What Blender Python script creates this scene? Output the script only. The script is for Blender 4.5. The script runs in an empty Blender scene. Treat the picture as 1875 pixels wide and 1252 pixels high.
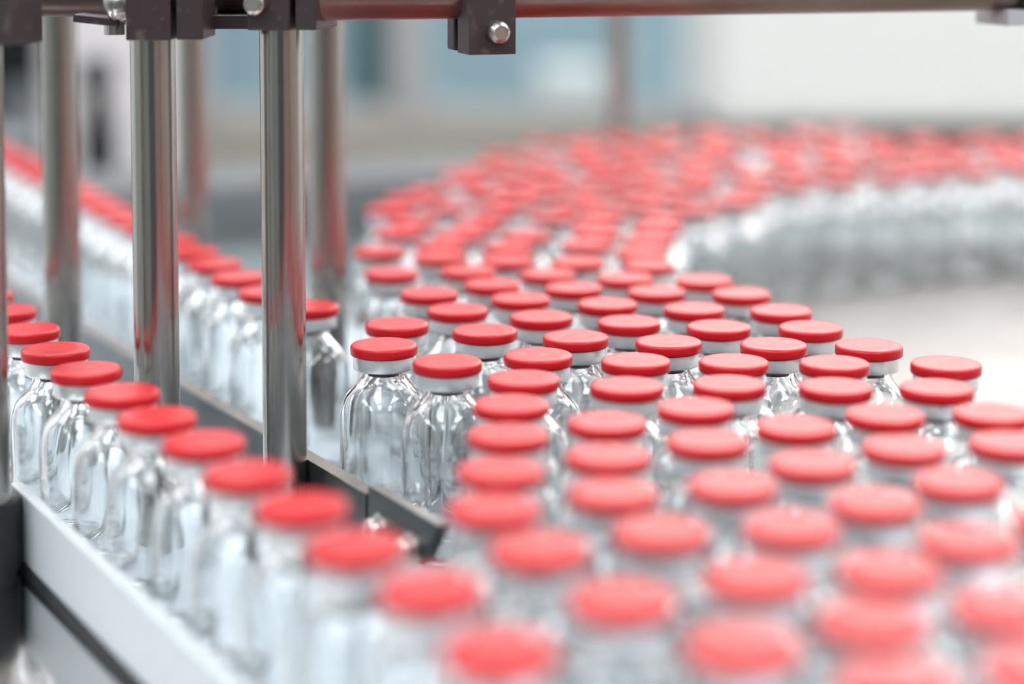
import bpy, bmesh, math, random
from mathutils import Vector, Matrix

# ------------------------------------------------------------------ camera, world, light, exposure
S = bpy.context.scene
COL = S.collection
D = 0.021                     # diameter of one red cap in metres: the unit everything is measured in
DECK = 0.90                   # height of the machine table
F_PX, Y_HOR, PITCH = 3500.0, -130.0, math.radians(4)
CAM_Z = DECK + 9.0 * D
cam_d = bpy.data.cameras.new('camera')
cam = bpy.data.objects.new('camera', cam_d)
COL.objects.link(cam)
cam.location = (0, 0, CAM_Z)
cam.rotation_euler = (math.radians(90) - PITCH, 0, 0)
cam_d.sensor_width = 36
cam_d.lens = F_PX / 1875 * 36
Y_AX = Y_HOR + F_PX * math.tan(PITCH)
cam_d.shift_y = -(626 - Y_AX) / 1875
cam_d.clip_start = 0.02
cam_d.clip_end = 40
cam_d.dof.use_dof = True
cam_d.dof.focus_distance = 28.3 * D
cam_d.dof.aperture_fstop = 3.5
S.camera = cam

W = bpy.data.worlds.new('world')
S.world = W
W.use_nodes = True
W.node_tree.nodes['Background'].inputs[0].default_value = (0.86, 0.93, 1.0, 1)
W.node_tree.nodes['Background'].inputs[1].default_value = 0.6

LAMP_STRENGTH = 8.4
WINDOW_STRENGTH = 2.1
S.view_settings.view_transform = 'Standard'
S.view_settings.look = 'None'
S.view_settings.gamma = 1
S.view_settings.use_curve_mapping = False
S.view_settings.exposure = 0.60
S.cycles.max_bounces = 48
S.cycles.transmission_bounces = 48
S.cycles.glossy_bounces = 6
S.cycles.adaptive_threshold = 0.09
S.cycles.diffuse_bounces = 8

# ------------------------------------------------------------------ helpers
def tag(o, label=None, cat=None, group=None, kind=None):
    if label: o['label'] = label
    if cat: o['category'] = cat
    if group: o['group'] = group
    if kind: o['kind'] = kind
    return o

def empty(name, loc=(0, 0, 0), rz=0.0):
    o = bpy.data.objects.new(name, None)
    o.empty_display_size = 0.01
    COL.objects.link(o)
    o.location = loc
    o.rotation_euler = (0, 0, rz)
    return o

def mesh_from(bm, name, smooth=False, angle=40):
    bmesh.ops.recalc_face_normals(bm, faces=bm.faces)
    me = bpy.data.meshes.new(name)
    bm.to_mesh(me)
    bm.free()
    if smooth:
        for p in me.polygons: p.use_smooth = True
        me.set_sharp_from_angle(angle=math.radians(angle))
    return me

def obj(name, bm, mat, parent=None, smooth=False, loc=None, angle=40):
    me = bm if isinstance(bm, bpy.types.Mesh) else mesh_from(bm, name, smooth, angle)
    if mat is not None and not me.materials: me.materials.append(mat)
    o = bpy.data.objects.new(name, me)
    COL.objects.link(o)
    if parent is not None: o.parent = parent
    if loc is not None: o.location = loc
    return o

def box(lo, hi, bevel=0.0, M=None, bm=None, seg=2):
    own = bm is None
    b = bmesh.new()
    bmesh.ops.create_cube(b, size=1)
    for v in b.verts:
        v.co = Vector([lo[i] + (v.co[i] + 0.5) * (hi[i] - lo[i]) for i in range(3)])
    if bevel > 0:
        bmesh.ops.bevel(b, geom=b.edges[:], offset=bevel, segments=seg, affect='EDGES', profile=0.5)
    if M is not None: b.transform(M)
    if own: return b
    tmp = bpy.data.meshes.new('tmp'); b.to_mesh(tmp); b.free(); bm.from_mesh(tmp); bpy.data.meshes.remove(tmp)
    return bm

def lathe(profile, seg=40, bm=None, close=False):
    """profile: list of (r, z); r == 0 makes a pole."""
    bm = bm or bmesh.new()
    rings = []
    for r, z in profile:
        if r < 1e-9:
            rings.append([bm.verts.new((0, 0, z))])
        else:
            rings.append([bm.verts.new((r * math.cos(2 * math.pi * k / seg), r * math.sin(2 * math.pi * k / seg), z)) for k in range(seg)])
    n = len(rings)
    for i in range(n if close else n - 1):
        a, b = rings[i], rings[(i + 1) % n]
        for k in range(seg):
            k2 = (k + 1) % seg
            if len(a) == 1 and len(b) == 1: continue
            if len(a) == 1: bm.faces.new((a[0], b[k], b[k2]))
            elif len(b) == 1: bm.faces.new((a[k], a[k2], b[0]))
            else: bm.faces.new((a[k], a[k2], b[k2], b[k]))
    return bm

def rod(p, q, r, seg=32, bev=0.0):
    """solid cylinder from p to q"""
    p, q = Vector(p), Vector(q)
    L = (q - p).length
    pr = [(0, 0), (r - bev, 0), (r, bev), (r, L - bev), (r - bev, L), (0, L)] if bev else [(0, 0), (r, 0), (r, L), (0, L)]
    b = lathe(pr, seg)
    b.transform(Matrix.Translation(p) @ (q - p).to_track_quat('Z', 'Y').to_matrix().to_4x4())
    return b

def hexagon(r, h, axis_from, axis_to, bev=0.0):
    p, q = Vector(axis_from), Vector(axis_to)
    b = lathe([(0, 0), (r, 0), (r, h - bev), (r - bev, h), (0, h)] if bev else [(0, 0), (r, 0), (r, h), (0, h)], 6)
    b.transform(Matrix.Translation(p) @ (q - p).to_track_quat('Z', 'Y').to_matrix().to_4x4())
    return b

def ray(x, y):
    dx = (x - 937.5) / F_PX; dy = -(y - Y_AX) / F_PX
    return Vector((dx, math.cos(PITCH) + dy * math.sin(PITCH), -math.sin(PITCH) + dy * math.cos(PITCH)))

def on_level(x, y, h):
    """point where the line of sight through a pixel meets the level h caps below the lens; in caps"""
    r = ray(x, y); t = -h / r.z
    return Vector((r.x * t, r.y * t))

def at_depth(x, y, dep):
    r = ray(x, y) * dep
    return Vector((r.x * D, r.y * D, CAM_Z + r.z * D))

# ------------------------------------------------------------------ materials
def mat(name, color, rough=0.5, metal=0.0, noise=None, bump=None, trans=0.0, ior=1.45, spec=None, emit=None, aniso=None):
    m = bpy.data.materials.new(name)
    m.use_nodes = True
    nt = m.node_tree
    b = nt.nodes['Principled BSDF']
    b.inputs['Base Color'].default_value = (*color, 1)
    b.inputs['Roughness'].default_value = rough
    b.inputs['Metallic'].default_value = metal
    b.inputs['Transmission Weight'].default_value = trans
    b.inputs['IOR'].default_value = ior
    if spec is not None: b.inputs['Specular IOR Level'].default_value = spec
    if emit:
        b.inputs['Emission Color'].default_value = (*emit[0], 1)
        b.inputs['Emission Strength'].default_value = emit[1]
    tc = nt.nodes.new('ShaderNodeTexCoord')
    def tex(scale, detail=4, stretch=(1, 1, 1)):
        mp = nt.nodes.new('ShaderNodeMapping'); mp.inputs['Scale'].default_value = stretch
        n = nt.nodes.new('ShaderNodeTexNoise'); n.inputs['Scale'].default_value = scale; n.inputs['Detail'].default_value = detail
        nt.links.new(tc.outputs['Object'], mp.inputs[0]); nt.links.new(mp.outputs[0], n.inputs['Vector'])
        return n.outputs['Fac']
    if noise:                          # (scale, colour2, low, high, stretch, rough2)
        f = tex(noise[0], 5, noise[4] if len(noise) > 4 else (1, 1, 1))
        r = nt.nodes.new('ShaderNodeMapRange'); r.inputs['From Min'].default_value = noise[2]; r.inputs['From Max'].default_value = noise[3]
        nt.links.new(f, r.inputs['Value'])
        mx = nt.nodes.new('ShaderNodeMix'); mx.data_type = 'RGBA'
        mx.inputs['A'].default_value = (*color, 1); mx.inputs['B'].default_value = (*noise[1], 1)
        nt.links.new(r.outputs[0], mx.inputs['Factor']); nt.links.new(mx.outputs['Result'], b.inputs['Base Color'])
        if len(noise) > 5:
            rr = nt.nodes.new('ShaderNodeMapRange'); rr.inputs['To Min'].default_value = rough; rr.inputs['To Max'].default_value = noise[5]
            nt.links.new(r.outputs[0], rr.inputs['Value']); nt.links.new(rr.outputs[0], b.inputs['Roughness'])
    if bump:                           # (scale, strength, distance, stretch)
        f = tex(bump[0], bump[4] if len(bump) > 4 else 6, bump[3] if len(bump) > 3 else (1, 1, 1))
        bp = nt.nodes.new('ShaderNodeBump'); bp.inputs['Strength'].default_value = bump[1]; bp.inputs['Distance'].default_value = bump[2]
        nt.links.new(f, bp.inputs['Height']); nt.links.new(bp.outputs[0], b.inputs['Normal'])
    return m

M = {}
M['glass'] = mat('clear_glass', (0.987, 0.9965, 1.0), 0.0, trans=1.0, ior=1.5, bump=(38, 0.16, 0.0012, (1, 1, 0.7), 1))
M['cap'] = mat('red_plastic', (0.49, 0.008, 0.014), 0.33, spec=0.34, bump=(900, 0.03, 0.0003))
M['collar'] = mat('satin_aluminium', (0.86, 0.87, 0.89), 0.34, metal=0.85, bump=(500, 0.04, 0.0003, (1, 1, 6)))
M['stopper'] = mat('brown_rubber', (0.16, 0.10, 0.10), 0.6)
M['steel'] = mat('polished_steel_tube', (0.44, 0.425, 0.41), 0.21, metal=1.0,
                 noise=(60, (0.34, 0.32, 0.30), 0.35, 0.75, (1, 1, 0.15), 0.30), bump=(400, 0.05, 0.0004, (1, 1, 0.2)))
M['deck'] = mat('table_steel', (0.60, 0.60, 0.60), 0.09, metal=1.0, noise=(14, (0.54, 0.54, 0.535), 0.35, 0.7, (1, 1, 1), 0.15))
M['disc'] = mat('turntable_steel', (0.27, 0.245, 0.23), 0.36, metal=0.25, noise=(20, (0.23, 0.205, 0.19), 0.35, 0.7, (1, 1, 1), 0.42))
M['bed'] = mat('white_lane_plastic', (0.71, 0.77, 0.82), 0.35, noise=(12, (0.67, 0.73, 0.78), 0.35, 0.7))
M['rail'] = mat('dark_rail_steel', (0.038, 0.043, 0.047), 0.36, metal=0.6, noise=(90, (0.08, 0.075, 0.07), 0.4, 0.7))
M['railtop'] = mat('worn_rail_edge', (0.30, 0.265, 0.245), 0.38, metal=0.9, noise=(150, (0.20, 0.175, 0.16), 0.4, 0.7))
M['white'] = mat('white_plastic', (0.60, 0.63, 0.66), 0.32)
M['black'] = mat('black_rubber', (0.012, 0.013, 0.015), 0.6)
M['clamp'] = mat('dark_anodised_metal', (0.05, 0.036, 0.039), 0.42, metal=0.3, noise=(220, (0.13, 0.10, 0.10), 0.58, 0.8), bump=(700, 0.12, 0.0004))
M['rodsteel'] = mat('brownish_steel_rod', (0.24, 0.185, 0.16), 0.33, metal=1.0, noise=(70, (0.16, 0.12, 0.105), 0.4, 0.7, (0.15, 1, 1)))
M['rodreflection'] = mat('steel_rod_dark_reflection', (0.10, 0.07, 0.06), 0.4, metal=0.9, noise=(70, (0.07, 0.05, 0.045), 0.4, 0.7, (0.15, 1, 1)))  # darker rod steel: the dark reflection on its underside is put into the colour
M['bolt'] = mat('bright_bolt_steel', (0.50, 0.48, 0.45), 0.30, metal=1.0)
M['wall'] = mat('white_wall_paint', (0.80, 0.79, 0.78), 0.7, noise=(3, (0.77, 0.765, 0.755), 0.3, 0.7))
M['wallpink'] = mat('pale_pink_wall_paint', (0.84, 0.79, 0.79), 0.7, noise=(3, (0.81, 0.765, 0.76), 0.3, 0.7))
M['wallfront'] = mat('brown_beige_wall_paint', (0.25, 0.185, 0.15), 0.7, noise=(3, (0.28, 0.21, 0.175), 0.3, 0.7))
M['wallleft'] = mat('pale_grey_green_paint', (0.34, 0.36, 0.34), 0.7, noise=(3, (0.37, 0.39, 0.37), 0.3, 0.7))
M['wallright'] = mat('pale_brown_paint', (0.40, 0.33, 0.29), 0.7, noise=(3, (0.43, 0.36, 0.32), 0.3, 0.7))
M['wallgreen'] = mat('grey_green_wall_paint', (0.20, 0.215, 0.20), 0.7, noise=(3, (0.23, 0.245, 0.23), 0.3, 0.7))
M['door'] = mat('dark_door_paint', (0.035, 0.037, 0.04), 0.5)
M['daylight'] = mat('frosted_daylight_glass', (0.9, 0.9, 0.9), 0.4, emit=((1.0, 0.94, 0.86), WINDOW_STRENGTH))
M['sill'] = mat('beige_wall_paint', (0.36, 0.33, 0.28), 0.6, noise=(5, (0.32, 0.295, 0.25), 0.3, 0.7))
M['floor'] = mat('grey_floor_resin', (0.30, 0.30, 0.30), 0.35, noise=(5, (0.26, 0.26, 0.265), 0.3, 0.7))
M['ceil'] = mat('white_ceiling', (0.82, 0.82, 0.82), 0.8)
M['frame'] = mat('warm_grey_frame', (0.42, 0.39, 0.37), 0.5)
M['pane'] = mat('blue_tinted_pane', (0.88, 0.94, 0.97), 0.0, trans=1.0, ior=1.02)
M['bluewall'] = mat('blue_grey_wall', (0.40, 0.49, 0.53), 0.6, noise=(1.6, (0.27, 0.37, 0.41), 0.35, 0.65))
M['teal'] = mat('dark_teal_metal', (0.07, 0.12, 0.13), 0.5)
M['panelwhite'] = mat('white_cabinet_lacquer', (0.72, 0.71, 0.68), 0.4)
M['darkmachine'] = mat('dark_grey_machine', (0.010, 0.011, 0.012), 0.8, spec=0.15)
M['greytop'] = mat('grey_guard_paint', (0.085, 0.085, 0.088), 0.6)
M['greydark'] = mat('dark_guard_paint', (0.11, 0.12, 0.125), 0.5)
M['cab'] = mat('table_body_grey', (0.40, 0.41, 0.42), 0.5)
M['lamp'] = mat('ceiling_lamp_diffuser', (0.9, 0.9, 0.9), 0.5, emit=((0.90, 0.96, 1.0), LAMP_STRENGTH))

# ------------------------------------------------------------------ room shell
RX0, RX1, RY0, RY1, RH = -2.6, 3.0, -2.2, 3.4, 2.7
def struct(name, bm, m): return tag(obj(name, bm, m), kind='structure')
struct('floor', box((RX0, RY0, -0.05), (RX1, RY1 + 2.2, 0)), M['floor'])
struct('ceiling', box((RX0, RY0, RH), (RX1, RY1 + 2.2, RH + 0.05)), M['ceil'])
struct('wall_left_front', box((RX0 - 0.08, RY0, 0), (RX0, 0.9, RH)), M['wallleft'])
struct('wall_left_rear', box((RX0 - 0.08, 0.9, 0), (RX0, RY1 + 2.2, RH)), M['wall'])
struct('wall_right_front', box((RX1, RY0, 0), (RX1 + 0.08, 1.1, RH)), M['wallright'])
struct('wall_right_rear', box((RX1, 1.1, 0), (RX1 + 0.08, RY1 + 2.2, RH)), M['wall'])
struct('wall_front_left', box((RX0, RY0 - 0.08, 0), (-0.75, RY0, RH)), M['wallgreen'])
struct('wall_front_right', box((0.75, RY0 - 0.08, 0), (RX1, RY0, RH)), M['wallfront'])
struct('wall_front_lintel', box((-0.75, RY0 - 0.08, 2.2), (0.75, RY0, RH)), M['wallfront'])
d1 = tag(empty('door_1', (0, RY0, 0)), kind='structure')
for k in (-1, 1):
    lf = obj('door_leaf', box((min(0, k * 0.745) + 0.003, -0.06, 0.005), (max(0, k * 0.745) - 0.003, -0.01, 2.195), 0.004), M['door'], d1)
    obj('door_handle', rod((k * 0.08, 0.02, 0.95), (k * 0.08, 0.02, 1.25), 0.01, 12), M['bolt'], lf)
WX0, WX1, WZ0, WZ1 = -0.60, 0.62, 0.735, 1.42
CX0, CX1, CZ0, CZ1 = 0.04, 2.90, 1.58, 2.62
struct('wall_back_left', box((RX0, RY1, 0), (WX0, RY1 + 0.10, RH)), M['wallpink'])
struct('wall_back_right', box((WX1, RY1, 0), (RX1, RY1 + 0.10, WZ1)), M['wall'])
struct('wall_back_sill', box((WX0, RY1, 0), (WX1, RY1 + 0.10, WZ0)), M['sill'])
struct('wall_back_lintel', box((WX0, RY1, WZ1), (RX1, RY1 + 0.10, CZ0)), M['wall'])
struct('wall_back_pier', box((WX0, RY1, CZ0), (CX0, RY1 + 0.10, RH)), M['wall'])
struct('wall_back_head', box((CX0, RY1, CZ1), (RX1, RY1 + 0.10, RH)), M['wall'])
struct('wall_back_jamb', box((CX1, RY1, CZ0), (RX1, RY1 + 0.10, CZ1)), M['wall'])
w2 = tag(empty('window_2', (0, RY1, CZ0)), kind='structure')
NP = 5
for k in range(NP):
    xa, xb = CX0 + (CX1 - CX0) * k / NP, CX0 + (CX1 - CX0) * (k + 1) / NP
    fb = bmesh.new()
    for a, b in (((xa, 0.02, 0), (xa + 0.02, 0.08, CZ1 - CZ0)), ((xb - 0.02, 0.02, 0), (xb, 0.08, CZ1 - CZ0)),
                 ((xa, 0.02, 0), (xb, 0.08, 0.02)), ((xa, 0.02, CZ1 - CZ0 - 0.02), (xb, 0.08, CZ1 - CZ0))):
        box(a, b, 0.002, bm=fb)
    fr = obj('window_frame', fb, M['panelwhite'], w2)
    obj('frosted_pane', box((xa + 0.02, 0.045, 0.02), (xb - 0.02, 0.055, CZ1 - CZ0 - 0.02)), M['daylight'], w2)
struct('wall_beyond', box((RX0, RY1 + 2.2, 0), (RX1, RY1 + 2.28, RH)), M['bluewall'])
w1 = tag(empty('window_1', (0, RY1, WZ0)), kind='structure')
fb = bmesh.new()
for a, b in (((WX0, 0.02, 0), (WX0 + 0.05, 0.08, WZ1 - WZ0)), ((WX1 - 0.05, 0.02, 0), (WX1, 0.08, WZ1 - WZ0)),
             ((WX0, 0.02, 0), (WX1, 0.08, 0.035)), ((WX0, 0.02, WZ1 - WZ0 - 0.05), (WX1, 0.08, WZ1 - WZ0))):
    box(a, b, 0.004, bm=fb)
obj('window_frame', fb, M['frame'], w1)
mxs = [WX0 + 0.05, -0.188, WX1 - 0.05]
obj('mullion', box((-0.215, 0.015, 0.035), (-0.160, 0.085, WZ1 - WZ0 - 0.05), 0.004), M['frame'], w1)
for a, b in ((WX0 + 0.05, -0.215), (-0.160, WX1 - 0.05)):
    obj('pane', box((a, 0.047, 0.035), (b, 0.053, WZ1 - WZ0 - 0.05)), M['pane'], w1)

ORD = ['first', 'second', 'third', 'fourth', 'fifth', 'sixth', 'seventh', 'eighth', 'ninth', 'tenth', 'eleventh', 'twelfth', 'thirteenth', 'fourteenth',
       'fifteenth', 'sixteenth', 'seventeenth', 'eighteenth', 'nineteenth', 'twentieth', 'twenty-first', 'twenty-second', 'twenty-third', 'twenty-fourth', 'twenty-fifth']
# ceiling lamps: luminous panels set in a grid
for ix in range(4):
    for iy in range(5):
        cx, cy = -1.9 + ix * 1.4, -1.6 + iy * 1.45
        L = tag(empty('ceiling_lamp', (cx, cy, RH)),
                'oblong luminous ceiling panel, %s from the left wall, %s row from the front wall' % (ORD[ix], ORD[iy]), 'lamp', 'ceiling light panels')
        obj('lamp_frame', box((-0.28, -0.44, -0.022), (0.28, 0.44, 0.0), 0.004), M['panelwhite'], L)
        obj('diffuser', box((-0.25, -0.41, -0.030), (0.25, 0.41, -0.0225)), M['lamp'], L)

# ------------------------------------------------------------------ machine table with a round opening, turntable in it
DC = Vector((16.44, 36.33)); DR = 18.0
BED = 0.0006                    # the running surface lies this much above the table
LC = Vector((-4.127, 23.306)); LU = Vector((-0.5007, 0.8656)); LN = Vector((0.8656, 0.5007))
TX0, TX1, TY0, TY1 = -30.0, 40.0, 4.0, 70.0
tab = tag(empty('machine_table', (0, 0, DECK)), 'polished steel machine table under the vial lanes', 'table')
bm = bmesh.new()
angs = [2 * math.pi * k / 128 for k in range(128)]
for X, Y in ((TX0, TY0), (TX1, TY0), (TX1, TY1), (TX0, TY1)):
    angs.append(math.atan2(Y - DC.y, X - DC.x) % (2 * math.pi))
angs.sort()
TH = -0.010
inn, out, inn2, out2 = [], [], [], []
for a in angs:
    c, s = math.cos(a), math.sin(a)
    t = min((((TX1 if c > 0 else TX0) - DC.x) / c) if abs(c) > 1e-9 else 1e9, (((TY1 if s > 0 else TY0) - DC.y) / s) if abs(s) > 1e-9 else 1e9)
    pi = Vector((DC.x + (DR + 0.08) * c, DC.y + (DR + 0.08) * s)) * D
    po = Vector((DC.x + t * c, DC.y + t * s)) * D
    inn.append(bm.verts.new((pi.x, pi.y, 0))); out.append(bm.verts.new((po.x, po.y, 0)))
    inn2.append(bm.verts.new((pi.x, pi.y, TH))); out2.append(bm.verts.new((po.x, po.y, TH)))
n = len(angs)
for k in range(n):
    j = (k + 1) % n
    bm.faces.new((inn[k], out[k], out[j], inn[j])); bm.faces.new((inn2[k], inn2[j], out2[j], out2[k]))
    bm.faces.new((inn[k], inn[j], inn2[j], inn2[k])); bm.faces.new((out[k], out2[k], out2[j], out[j]))
obj('deck_plate', bm, M['deck'], tab)
obj('table_body', box((TX0 * D + 0.04, TY0 * D + 0.04, -DECK + 0.0005), (TX1 * D - 0.04, TY1 * D - 0.04, TH - 0.006), 0.004), M['cab'], tab)
poly = [LC + LN * -0.70 + LU * -16, Vector((13, 6))]
poly += [DC + Vector((math.cos(math.radians(a)), math.sin(math.radians(a)))) * (DR + 0.05) for a in range(256, 176, -2)]
poly += [Vector((-8.5, 50)), LC + LN * -0.70 + LU * 30]
bm = bmesh.new()
top = [bm.verts.new((p.x * D, p.y * D, BED)) for p in poly]; bot = [bm.verts.new((p.x * D, p.y * D, 0.0001)) for p in poly]
bm.faces.new(top); bm.faces.new(bot[::-1])
for k in range(len(poly)): bm.faces.new((top[k], bot[k], bot[(k + 1) % len(poly)], top[(k + 1) % len(poly)]))
bmesh.ops.triangulate(bm, faces=bm.faces[:])
obj('lane_bed', bm, M['bed'], tab)
tt = tag(empty('turntable', (DC.x * D, DC.y * D, DECK)), 'round steel accumulation turntable set flush in the table', 'turntable')
obj('disc', lathe([(0, BED), (DR * D - 0.0006, BED), (DR * D, BED - 0.0006), (DR * D, -0.010), (0, -0.010)], 128), M['disc'], tt, smooth=True)

# ------------------------------------------------------------------ vial prototype: glass body, crimp collar, flip cap, stopper
NECK, R0 = 0.335, 0.664
prof_out = [(0.0, 0.045), (0.30, 0.03), (0.52, 0.0), (0.60, 0.012), (0.648, 0.055), (R0, 0.13), (R0, 0.5), (R0, 1.0), (R0, 1.45),
            (0.662, 1.62), (0.652, 1.78), (0.628, 1.92), (0.585, 2.04), (0.515, 2.13), (0.44, 2.20), (0.38, 2.27), (0.346, 2.34), (NECK, 2.40), (NECK, 2.45),
            (0.36, 2.465), (0.435, 2.475), (0.435, 2.60), (0.425, 2.615)]
prof_in = [(0.24, 2.615), (0.235, 2.60), (0.235, 2.44), (0.245, 2.36), (0.285, 2.27), (0.36, 2.19), (0.45, 2.11), (0.53, 2.02), (0.579, 1.90), (0.605, 1.76),
           (0.615, 1.60), (0.618, 1.45), (0.618, 1.2), (0.618, 0.95), (0.618, 0.7), (0.618, 0.45), (0.615, 0.20), (0.59, 0.135), (0.53, 0.105), (0.30, 0.115), (0.0, 0.125)]
sc = lambda p: [(r * D, z * D) for r, z in p]
gb = lathe(sc(prof_out + prof_in), 64)
gb.verts.ensure_lookup_table()
from mathutils import noise as mnoise
n_out = sum(1 if r < 1e-9 else 64 for r, z in prof_out)
for v in list(gb.verts)[n_out:]:                       # moulded glass: the inner wall is slightly uneven
    r = math.hypot(v.co.x, v.co.y)
    if r > 0.3 * D and 0.2 * D < v.co.z < 2.2 * D:
        k = 1 + 0.022 * mnoise.noise(v.co / D * 1.7 + Vector((3, 1, 2)))
        v.co.x *= k; v.co.y *= k
glass_me = mesh_from(gb, 'vial_glass', True, 60); glass_me.materials.append(M['glass'])
cap_prof = [(0, 2.8155), (0.16, 2.8155), (0.175, 2.8145), (0.20, 2.8145), (0.215, 2.816), (0.44, 2.818), (0.475, 2.815), (0.492, 2.800), (0.5, 2.775), (0.5, 2.69), (0.494, 2.672), (0.482, 2.665), (0, 2.665)]
cap_me = mesh_from(lathe(sc(cap_prof), 48), 'flip_cap', True, 50); cap_me.materials.append(M['cap'])
col_prof = [(0, 2.664), (0.445, 2.664), (0.456, 2.655), (0.458, 2.64), (0.458, 2.475), (0.452, 2.462), (0.438, 2.455), (0.375, 2.452), (0.375, 2.462), (0.440, 2.468), (0.440, 2.640), (0, 2.640)]
col_me = mesh_from(lathe(sc(col_prof), 48), 'crimp_collar', True, 40); col_me.materials.append(M['collar'])
stop_prof = [(0, 2.638), (0.40, 2.638), (0.405, 2.633), (0.405, 2.622), (0.40, 2.618), (0.232, 2.618), (0.228, 2.60), (0.226, 2.375), (0.215, 2.36), (0, 2.36)]
stop_me = mesh_from(lathe(sc(stop_prof), 32), 'rubber_stopper', True, 40); stop_me.materials.append(M['stopper'])
random.seed(7)

def vial(p, label, group):
    v = tag(empty('glass_vial', (p.x * D, p.y * D, DECK + BED), random.uniform(0, 6.28)), label, 'vial', group)
    obj('glass_body', glass_me, None, v); obj('crimp_collar', col_me, None, v)
    obj('flip_cap', cap_me, None, v); obj('rubber_stopper', stop_me, None, v)
    return v

CAP_H = 6.25                    # level of the middle of the caps below the lens
G_L, G_M, G_T = 'vials in the single file at left', 'vials in the file behind the dark rail', 'vials crowding the turntable'
vials = []                      # [position, label, group]
def add(px, label, group): vials.append([on_level(px[0], px[1], CAP_H), label, group])

left = [(915, 1205), (790, 1092), (650, 1012), (552, 938), (452, 877), (373, 819), (287, 773), (224, 728), (158, 686), (102, 649), (50, 612), (10, 577)]
for k, p in enumerate(left):
    add(p, 'red-capped vial in the left single file, %s from the bottom edge of the picture' % ORD[k], G_L)
for k in range(2):
    q = vials[-1][0] + (vials[-1][0] - vials[-6][0]) / 5
    vials.append([q, 'vial at the far end of the left file, %s behind the leftmost post' % ('mostly hidden' if k == 0 else 'wholly tucked'), G_L])
mid = [(565, 569), (490, 541), (437, 513), (393, 489), (352, 467)]
for k, p in enumerate(mid):
    add(p, 'red-capped vial in the file behind the dark rail, %s from the second post' % ORD[k], G_M)
q0 = vials[-1][0].copy(); q1 = on_level(50, 308, CAP_H); st = (q1 - q0).normalized() * 1.47
for k in range(15):
    vials.append([q0 + st * (k + 1), 'blurred vial in the file behind the rail, %s from the second post' % ORD[k + 5], G_M])
add((703, 641), 'sharp clear vial beside the rail end, the left one of the front pair', G_T)
add((819, 672), 'clear vial just right of the sharpest vial, beside the rail end block', G_T)
add((727, 602), 'vial directly behind the sharpest vial at the rail, cap half hidden', G_T)
for k, p in enumerate([(1732, 676), (1590, 643), (1484, 609), (1430, 577), (1357, 545), (1289, 520)]):
    add(p, 'vial on the free edge of the crowd beside bare steel, %s from the right' % ORD[k], G_T)
for k, p in enumerate([(959, 703), (936, 750), (930, 806), (917, 872), (905, 942)]):
    add(p, 'vial in the column of overlapping caps past the rail end, %s from its top' % ORD[k], G_T)
for k, p in enumerate([(1148, 716), (1112, 783), (1113, 845), (1122, 913)]):
    add(p, 'vial in the second column of overlapping caps from the rail, %s from its top' % ORD[k], G_T)
def by_x(lst, txt):
    for k, p in enumerate(sorted(lst)): add(p, txt % ORD[k], G_T)
by_x([(838, 575), (888, 614), (991, 588), (986, 660), (1054, 626), (1152, 598), (1164, 670), (1224, 635), (1271, 573), (1316, 607), (1415, 641), (1345, 671), (1529, 674), (1112, 564)],
     'sharp red-capped vial inside the crowd, %s from the left among the focused caps')
by_x([(786, 544), (957, 553), (717, 506), (901, 527), (857, 502), (1050, 534), (1003, 508), (1202, 541), (1142, 516), (1183, 491)],
     'softly blurred vial just behind the focused caps, %s from the left')
by_x([(1335, 713), (1530, 718), (1715, 720), (1274, 756), (1621, 769), (1817, 767), (1457, 791), (1296, 818), (1655, 829), (1852, 822)],
     'vial with slightly blurred coral cap in front of the focused ones, %s from the left')
by_x([(1487, 859), (1341, 899), (1772, 894), (1603, 931), (1210, 985), (1449, 977), (1780, 1000), (987, 1017), (1385, 1070), (1632, 1055), (1140, 1110), (1600, 1150), (1840, 1125), (1360, 1195), (1665, 1265), (1890, 1240), (1935, 965), (1960, 900)],
     'strongly blurred vial in the right foreground, %s from the left')
n_known = len(vials)
# the far sweep of the turntable: rings of vials around its middle
FAR = [('heavily blurred vial in the far sweep, left of the thin far post', 'far vials left of the thin post'),
       ('heavily blurred vial in the far sweep, below the white cabinet', 'far vials below the white cabinet')]
occ = [v[0] for v in vials]
n_in = 0
for k, (r, a0, a1) in enumerate([(13.7, 205, 62), (14.98, 205, 62), (16.25, 205, 62), (17.5, 200, 62), (18.75, 192, 62), (20.0, 165, 62), (21.3, 148, 108), (22.6, 138, 105), (23.9, 132, 112)]):
    a = a0 - random.uniform(0, 4)
    while a > a1:
        rr = r + random.uniform(-0.36, 0.36)
        p = DC + Vector((math.cos(math.radians(a)), math.sin(math.radians(a)))) * rr
        if p.y > 33.0 and all((p - q).length > 1.27 for q in occ):
            occ.append(p)
            px = 937.5 + F_PX * p.x / p.y
            z = 0 if px < 1135 else 1
            if k == 0:
                vials.append([p, 'blurred vial on the inner edge of the far sweep, %s counted from the left' % ORD[n_in], 'far vials on the inner edge']); n_in += 1
            else:
                vials.append([p, FAR[z][0], FAR[z][1]])
            a -= math.degrees((1.36 + random.random() ** 2 * 0.45) / r)
        else:
            a -= 0.4
for t in range(6000):            # fill the holes left between the rings
    a, r = math.radians(random.uniform(62, 190)), random.uniform(14.2, 20.4)
    p = DC + Vector((math.cos(a), math.sin(a))) * r
    if p.y > 33.5 and r < 18.9 + max(0, (p.y - 38) * 0.12) and all((p - q).length > 1.22 for q in occ):
        occ.append(p)
        z = 0 if 937.5 + F_PX * p.x / p.y < 1135 else 1
        vials.append([p, FAR[z][0], FAR[z][1]])
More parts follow.
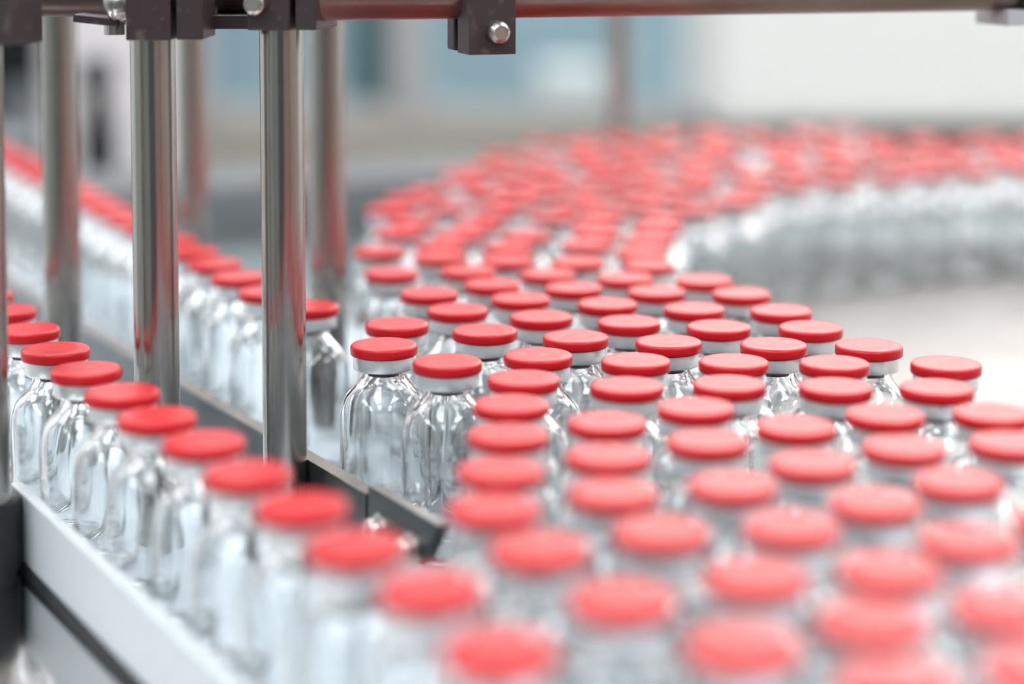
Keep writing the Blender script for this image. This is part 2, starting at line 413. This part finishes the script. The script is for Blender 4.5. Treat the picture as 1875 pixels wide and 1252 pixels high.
# push apart what touches
P = [v[0] for v in vials]
for it in range(160):
    moved = False
    for i in range(len(P)):
        for j in range(i + 1, len(P)):
            d = P[i] - P[j]
            if abs(d.x) < 1.335 and abs(d.y) < 1.335 and d.length < 1.332:
                m = d.normalized() * (1.335 - d.length) / 2
                P[i] += m; P[j] -= m; moved = True
    if not moved: break
for v in vials: vial(*v)

# ------------------------------------------------------------------ lanes: guide rail between them, white strip in front
RZ = math.atan2(LN.y, LN.x)      # local x = across the lanes (to the right), local y = along them (away)
def lane_pt(px, py, h):
    d = on_level(px, py, h) - LC
    return d.dot(LN), d.dot(LU)
LANE = Matrix.Translation((LC.x * D, LC.y * D, DECK)) @ Matrix.Rotation(RZ, 4, 'Z')
def lane_empty(name): return empty(name, (LC.x * D, LC.y * D, DECK), RZ)
def lbox(o0, o1, s0, s1, z0, z1, bev=0.0): return box((o0 * D, s0 * D, z0 * D), (o1 * D, s1 * D, z1 * D), bev * D)
RAIL_TOP = 1.1
ro, rs0 = lane_pt(805, 965, 9 - RAIL_TOP)       # front end of the rail
ro2, rs2 = lane_pt(615, 853, 9 - RAIL_TOP)
ro = ro2
_, rs1 = lane_pt(672, 890, 9 - RAIL_TOP)        # where the end block begins
rail = tag(lane_empty('guide_rail'), 'dark steel guide rail between the two vial lanes', 'rail')
obj('rail_bar', lbox(ro - 0.22, ro + 0.02, rs1 - 0.3, rs2 + 26, 0.12, RAIL_TOP - 0.03), M['rail'], rail)
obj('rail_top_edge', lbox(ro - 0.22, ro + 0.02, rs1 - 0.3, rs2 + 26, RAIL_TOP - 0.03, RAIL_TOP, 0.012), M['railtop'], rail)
for k in range(4):
    obj('rail_foot', lbox(ro - 0.2, ro, rs1 + 1 + k * 7, rs1 + 2 + k * 7, BED / D + 0.012, 0.12), M['black'], rail)
def lane_plane(px, py, o):
    """where the line of sight meets the vertical plane at offset o beside the lane: (along, height)"""
    r = ray(px, py)
    t = (o + LC.dot(LN)) / (r.x * LN.x + r.y * LN.y)
    return r.y * t * LU.y + r.x * t * LU.x - LC.dot(LU), 9.0 + r.z * t
bo0, bo1 = ro - 0.40, ro - 0.225
(sA, zA), (sB, zB), (sC, zC) = lane_plane(674, 886, bo0), lane_plane(803, 968, bo0), lane_plane(772, 1034, bo0)
zt = 0.5 * (zA + zB)
zC = max(zC, 0.08)
bm = bmesh.new()
ring = [[bm.verts.new((o * D, q[0] * D, q[1] * D)) for q in ((sA, zt), (sB, zt), (sC, zC), (sA, zC))] for o in (bo0, bo1)]
bm.faces.new(ring[0]); bm.faces.new(ring[1][::-1])
for k in range(4): bm.faces.new((ring[0][k], ring[0][(k + 1) % 4], ring[1][(k + 1) % 4], ring[1][k]))
bmesh.ops.bevel(bm, geom=bm.edges[:], offset=0.015 * D, segments=2, affect='EDGES', profile=0.5)
blk = obj('end_block', bm, M['rail'], rail)
obj('block_top_edge', lbox(bo0 + 0.012, bo1 - 0.012, sB + 0.03, sA - 0.02, zt - 0.004, zt + 0.012, 0.004), M['bolt'], blk)
for px, py in ((700, 968), (757, 1004)):
    s, z = lane_plane(px, py, bo0)
    b = obj('bolt', lathe(sc([(0, 0), (0.17, 0), (0.17, 0.07), (0.15, 0.08), (0.15, 0.11), (0.17, 0.12), (0.17, 0.20), (0.15, 0.225), (0.09, 0.225), (0.09, 0.15), (0, 0.15)]), 24), M['bolt'], blk, smooth=True)
    mb = Matrix.Translation((bo0 * D, s * D, z * D)) @ Matrix.Rotation(math.radians(-90), 4, 'Y')
    b.matrix_local = mb
    w = obj('washer', lathe(sc([(0, -0.0), (0.22, 0.0), (0.22, 0.05), (0.161, 0.05), (0, 0.05)]), 24), M['bolt'], blk, smooth=True)
    w.matrix_local = mb


so, ss = lane_pt(30, 885, 9 - 1.1)
strip = tag(lane_empty('guard_strip'), 'white plastic guard strip in front of the left file', 'guard strip')
obj('strip_face', lbox(-0.88, -0.72, ss - 13, ss + 0.0, 0.14, 1.12, 0.02), M['white'], strip)
obj('shaded_gap_bar', lbox(-0.92, -0.76, ss - 13, ss - 0.1, 0.0, 0.139), M['black'], strip)  # black foot bar standing in for the shaded gap below the strip

def post(name, px, dep, r, label, group, z_top=9.8, px_y=600, foot=True):
    p = at_depth(px, px_y, dep)
    o = tag(empty(name, (p.x, p.y, DECK)), label, 'post', group)
    b = lathe([(0, 0.0005), (r * D, 0.0005), (r * D, z_top * D), (0, z_top * D)], 48)
    obj('tube', b, M['steel'], o, smooth=True)
    return o, p
GP = 'steel posts of the lane frame'
p0, c0 = post('support_post', -31, 26.2, 0.33, 'steel post at the left picture edge, in front of the left file', GP)
p1, c1 = post('support_post', 286.5, 28.1, 0.33, 'sharp steel post between the left file and the rail', GP)
p2, c2 = post('support_post', 520, 28.35, 0.325, 'sharp steel post standing against the dark rail', GP)
post('support_post', 116, 34.0, 0.33, 'blurred steel post behind the leftmost two front posts', GP)
post('support_post', 601, 34.6, 0.33, 'blurred steel post just right of the post against the rail', GP)
post('support_post', 357, 41.0, 0.33, 'blurred steel post just right of the post between file and rail', GP)
post('support_post', 1131, 62.0, 0.36, 'thin far steel post rising behind the far vials', GP)
obj('base_sleeve', lathe(sc([(0.335, 0.0006), (0.40, 0.0006), (0.40, 1.12), (0.335, 1.12)]), 40, close=True), M['black'], p0, smooth=True)
bo = (c0.x / D - LC.x) * LN.x + (c0.y / D - LC.y) * LN.y
br = tag(lane_empty('strip_bracket'), 'dark block holding the white strip beside the leftmost post', 'bracket')
bs, = [lane_pt(30, 950, 8.5)[1]]
obj('bracket_block', lbox(-1.16, -0.885, ss - 0.65, ss - 0.02, 0.02, 1.10, 0.05), M['rail'], br)
obj('bracket_screw', lathe(sc([(0, 1.10), (0.07, 1.10), (0.07, 1.13), (0.055, 1.14), (0, 1.14)]), 16), M['bolt'], br, smooth=True).location = (-1.02 * D, (ss - 0.33) * D, 0)

# ------------------------------------------------------------------ cross rods and clamps at the top
def rod_obj(name, a, b, r, label, m='rodsteel'):
    o = tag(obj(name, rod(a, b, r * D, 40), M[m], smooth=True), label, 'rod', 'cross rods at the top of the frame')
    return o
HR = CAM_Z - 1.0 * D
def P3(px, dep, h=1.0):
    p = at_depth(px, Y_HOR, dep)
    return Vector((p.x, dep * D, CAM_Z - h * D))
rod_obj('cross_rod', P3(-260, 29.0), P3(530, 29.0), 0.33, 'brown steel rod, dark reflection in its colour, crossing the front posts at the top left', 'rodreflection')
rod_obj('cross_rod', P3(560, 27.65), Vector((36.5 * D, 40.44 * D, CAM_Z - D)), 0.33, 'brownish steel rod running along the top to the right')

def clamp(name, px, dep, w, h_top, h_bot, depth, rz, label, bolts, slit=0.62, left_first=False):
    """split block: two halves with a slot between, and a bolt through them; local x right, y away, z down from the lens level"""
    p = P3(px, dep, 0)
    o = tag(empty(name, (p.x, p.y, CAM_Z), rz), label, 'clamp', 'split clamps on the cross rods')
    x0, xs, x1 = -w / 2, -w / 2 + w * slit, w / 2
    g = 0.085
    obj('clamp_half', box((x0 * D, -depth / 2 * D, -h_bot * D), ((xs - g / 2) * D, depth / 2 * D, -h_top * D), 0.02 * D), M['clamp'], o)
    obj('clamp_half', box(((xs + g / 2) * D, -depth / 2 * D, -(h_bot - 0.01) * D), (x1 * D, depth / 2 * D, -h_top * D), 0.02 * D), M['clamp'], o)
    obj('slot_core', box(((xs - g / 2) * D, -depth * 0.3 * D, -(h_bot - 0.45) * D), ((xs + g / 2) * D, depth * 0.3 * D, -h_top * D)), M['black'], o)
    for (bx, bz, r, kind) in bolts:
        b = lathe(sc([(0, 0), (r, 0), (r, 0.10), (r * 0.9, 0.16), (r * 0.62, 0.19), (r * 0.55, 0.19), (0, 0.185)]), 28)
        bo = obj('bolt', b, M['bolt'], o, smooth=True)
        bo.matrix_local = Matrix.Translation((bx * D, -depth / 2 * D, -bz * D)) @ Matrix.Rotation(math.radians(90), 4, 'X')
    return o
clamp('split_clamp', 6, 25.9, 0.66, 0.2, 1.56, 0.95, math.radians(-14), 'blurred dark clamp at the top left corner', [], 0.18)
clamp('split_clamp', 313, 27.75, 1.10, 0.2, 1.585, 1.15, 0.0, 'dark split clamp on top of the post between file and rail', [(-0.62, 1.1, 0.0001, 0)][:0], 0.62)
clamp('split_clamp', 536, 27.85, 1.02, 0.2, 1.45, 1.15, math.radians(-10), 'dark split clamp on top of the post against the rail', [(-0.36, 1.07, 0.17, 0)], 0.66)
po = tag(empty('support_post', (36.3 * D, 40.38 * D, DECK)), 'steel post carrying the far right end of the long rod', 'post', GP)
obj('tube', lathe([(0, 0.0005), (0.36 * D, 0.0005), (0.36 * D, 7.66 * D), (0, 7.66 * D)], 40), M['steel'], po, smooth=True)
ec = tag(empty('rod_bracket', P3(1850, 31.4, 0), math.radians(18)), 'blurred grey bracket under the rod at the top right corner', 'bracket', 'split clamps on the cross rods')
obj('upper_block', box((-0.05 * D, -0.55 * D, -1.30 * D), (0.75 * D, 0.5 * D, -0.4 * D), 0.02 * D), M['clamp'], ec)
obj('lower_plate', box((-0.35 * D, -0.5 * D, -1.56 * D), (0.75 * D, 0.5 * D, -1.305 * D), 0.02 * D), M['cab'], ec)
# hanging clamp with a bolt, turned to show its side
o = tag(empty('hanging_clamp', P3(902, 27.85, 0), math.radians(18.6)), 'dark hanging clamp with a steel bolt under the right rod', 'clamp', 'split clamps on the cross rods')
obj('clamp_half', box((-0.36 * D, 0, -1.83 * D), (0.36 * D, 0.58 * D, -0.3 * D), 0.012 * D), M['clamp'], o)
obj('clamp_half', box((-0.36 * D, 0.76 * D, -1.81 * D), (0.30 * D, 1.12 * D, -0.3 * D), 0.03 * D), M['clamp'], o)
obj('slot_core', box((-0.2 * D, 0.575 * D, -1.45 * D), (0.2 * D, 0.765 * D, -0.3 * D)), M['black'], o)
b = obj('bolt', lathe(sc([(0, 0), (0.165, 0), (0.17, 0.02), (0.17, 0.12), (0.15, 0.19), (0.105, 0.235), (0.095, 0.235), (0.095, 0.22), (0, 0.22)]), 32), M['bolt'], o, smooth=True)
b.matrix_local = Matrix.Translation((0.06 * D, 0, -1.50 * D)) @ Matrix.Rotation(math.radians(90), 4, 'X')
# swivel handle and hex nut beside the second clamp
o = tag(empty('clamping_lever', P3(236, 28.0, 0)), 'steel clamping knob with hex nut left of the second clamp', 'lever')
obj('knob', lathe(sc([(0, 0), (0.17, 0), (0.23, 0.05), (0.25, 0.16), (0.23, 0.27), (0.15, 0.33), (0, 0.34)]), 28), M['bolt'], o, smooth=True).matrix_local = Matrix.Translation((-0.28 * D, -0.2 * D, -1.15 * D)) @ Matrix.Rotation(math.radians(70), 4, 'Y')
obj('hex_nut', hexagon(0.26 * D, 0.2 * D, (0.05 * D, -0.2 * D, -1.15 * D), (0.3 * D, -0.2 * D, -1.15 * D), 0.02 * D), M['bolt'], o)
obj('lever_arm', box((-0.62 * D, -0.3 * D, -1.42 * D), (0.05 * D, 0.25 * D, -1.30 * D), 0.02 * D, Matrix.Rotation(math.radians(6), 4, 'Y')), M['clamp'], o)
obj('screw_tip', rod((-0.2 * D, -0.1 * D, -1.54 * D), (-0.2 * D, -0.1 * D, -1.38 * D), 0.15 * D, 20), M['bolt'], o)
o = tag(obj('connecting_plate', box(P3(383, 28.1, 1.47), P3(476, 28.1, 1.27) + Vector((0, 0.8 * D, 0)), 0.01 * D), M['clamp']),
        'dark plate bridging the two clamps under the rod', 'plate')

# ------------------------------------------------------------------ grey guard block behind the lanes
g = tag(empty('rear_guard', (on_level(840, 322, 7.97).x * D, on_level(840, 322, 7.97).y * D, DECK), math.radians(20)), 'long grey guard block behind the blurred posts', 'guard')
obj('guard_face', box((-16 * D, 0, 0.0), (9 * D, 0.3 * D, 1.03 * D), 0.02 * D), M['greydark'], g)
obj('guard_top', box((-16 * D, 0.3 * D, 0.0), (9 * D, 5.5 * D, 1.03 * D), 0.02 * D), M['greytop'], g)

# ------------------------------------------------------------------ background
def bpt(px, py, y):
    r = ray(px, py); t = y / r.y
    return Vector((r.x * t, y, CAM_Z + r.z * t))
cy = 2.55
xa = bpt(1308, 200, cy).x; zb = bpt(1500, 233, cy).z
c = tag(empty('white_cabinet', (xa, cy, 0)), 'tall white cabinet behind the far vials at right', 'cabinet')
obj('upper_body', box((0, 0, zb), (1.3, 0.5, 1.30), 0.006), M['panelwhite'], c)
for k in range(2):
    d = obj('door', box((0.01 + k * 0.65, -0.018, zb + 0.01), (0.64 + k * 0.65, -0.001, 1.29), 0.004), M['panelwhite'], c)
    obj('handle', rod((0.60 + k * 0.10, -0.035, 1.05), (0.60 + k * 0.10, -0.035, 1.22), 0.006, 12), M['bolt'], d)
obj('recess', box((0.02, 0.05, zb - 0.07), (1.28, 0.48, zb), 0.0), M['darkmachine'], c)
obj('lower_body', box((0, 0, 0.0), (1.3, 0.5, zb - 0.07), 0.006), M['cab'], c)

# things seen through the window
b0, b1 = bpt(985, 228, 4.3), bpt(1112, 130, 4.3)
o = tag(empty('white_equipment_box', (0.5 * (b0.x + b1.x), 4.3, 0)), 'white equipment box seen through the blue window', 'equipment')
hw = 0.5 * (b1.x - b0.x)
obj('housing', box((-hw, 0, b0.z - 0.06), (hw, 0.35, b1.z), 0.01), M['panelwhite'], o)
obj('stand', box((-hw * 0.8, 0.03, 0), (hw * 0.8, 0.32, b0.z - 0.06), 0.0), M['cab'], o)
b0, b1 = bpt(640, 165, 4.6), bpt(706, 10, 4.6)
o = tag(empty('teal_locker', (b0.x, 4.6, 0)), 'dark teal locker seen through the left window pane', 'locker')
obj('body', box((0, 0, 0), (b1.x - b0.x, 0.4, 1.9), 0.005), M['teal'], o)
obj('door', box((0.008, -0.015, 0.05), (b1.x - b0.x - 0.008, -0.001, 1.88), 0.003), M['teal'], o)

# black stand and dark machine at left
yb = 1.62
a0, a1 = bpt(155, 195, yb), bpt(208, 340, yb)
o = tag(empty('black_stand', (0.5 * (a0.x + a1.x), yb, 0)), 'black floor stand with a small head behind the left posts', 'stand')
hw = 0.62 * (a1.x - a0.x)
obj('column', lathe([(0, 0.02), (hw, 0.02), (hw, a0.z - 0.03), (hw * 0.75, a0.z), (hw * 0.4, a0.z + 0.015), (0, a0.z + 0.015)], 32), M['darkmachine'], o, smooth=True)
zt = bpt(170, 105, yb).z
obj('neck', rod((0, 0, a0.z + 0.0), (0, 0, zt - 0.02), hw * 0.35, 16), M['black'], o, smooth=True)
obj('head', box((-hw * 0.8, -0.02, zt - 0.03), (hw * 0.7, 0.02, zt), 0.005), M['black'], o)
obj('base', lathe([(0, 0), (0.13, 0), (0.13, 0.01), (0.03, 0.025), (0, 0.025)], 32), M['black'], o, smooth=True)
ym = 2.4
a1 = bpt(82, 290, ym)
o = tag(empty('dark_machine', (a1.x, ym, 0), math.radians(13.9)), 'dark grey machine with round drum at the far left', 'machine')
obj('housing', box((-0.75, 0, 0), (0, 0.5, 1.5), 0.01), M['darkmachine'], o)
pc = bpt(38, 190, ym)
dm = Matrix.Rotation(math.radians(-13.9), 4, 'Z') @ Matrix.Translation((-a1.x, -ym, 0))
pl = dm @ pc
obj('drum', rod((pl.x, -0.06, pl.z), (pl.x, 0.01, pl.z), 0.026, 32, 0.004), M['greydark'], o, smooth=True)
obj('shelf', box((-0.75, -0.06, bpt(40, 262, ym).z), (-0.005, -0.001, bpt(40, 228, ym).z), 0.004), M['cab'], o)
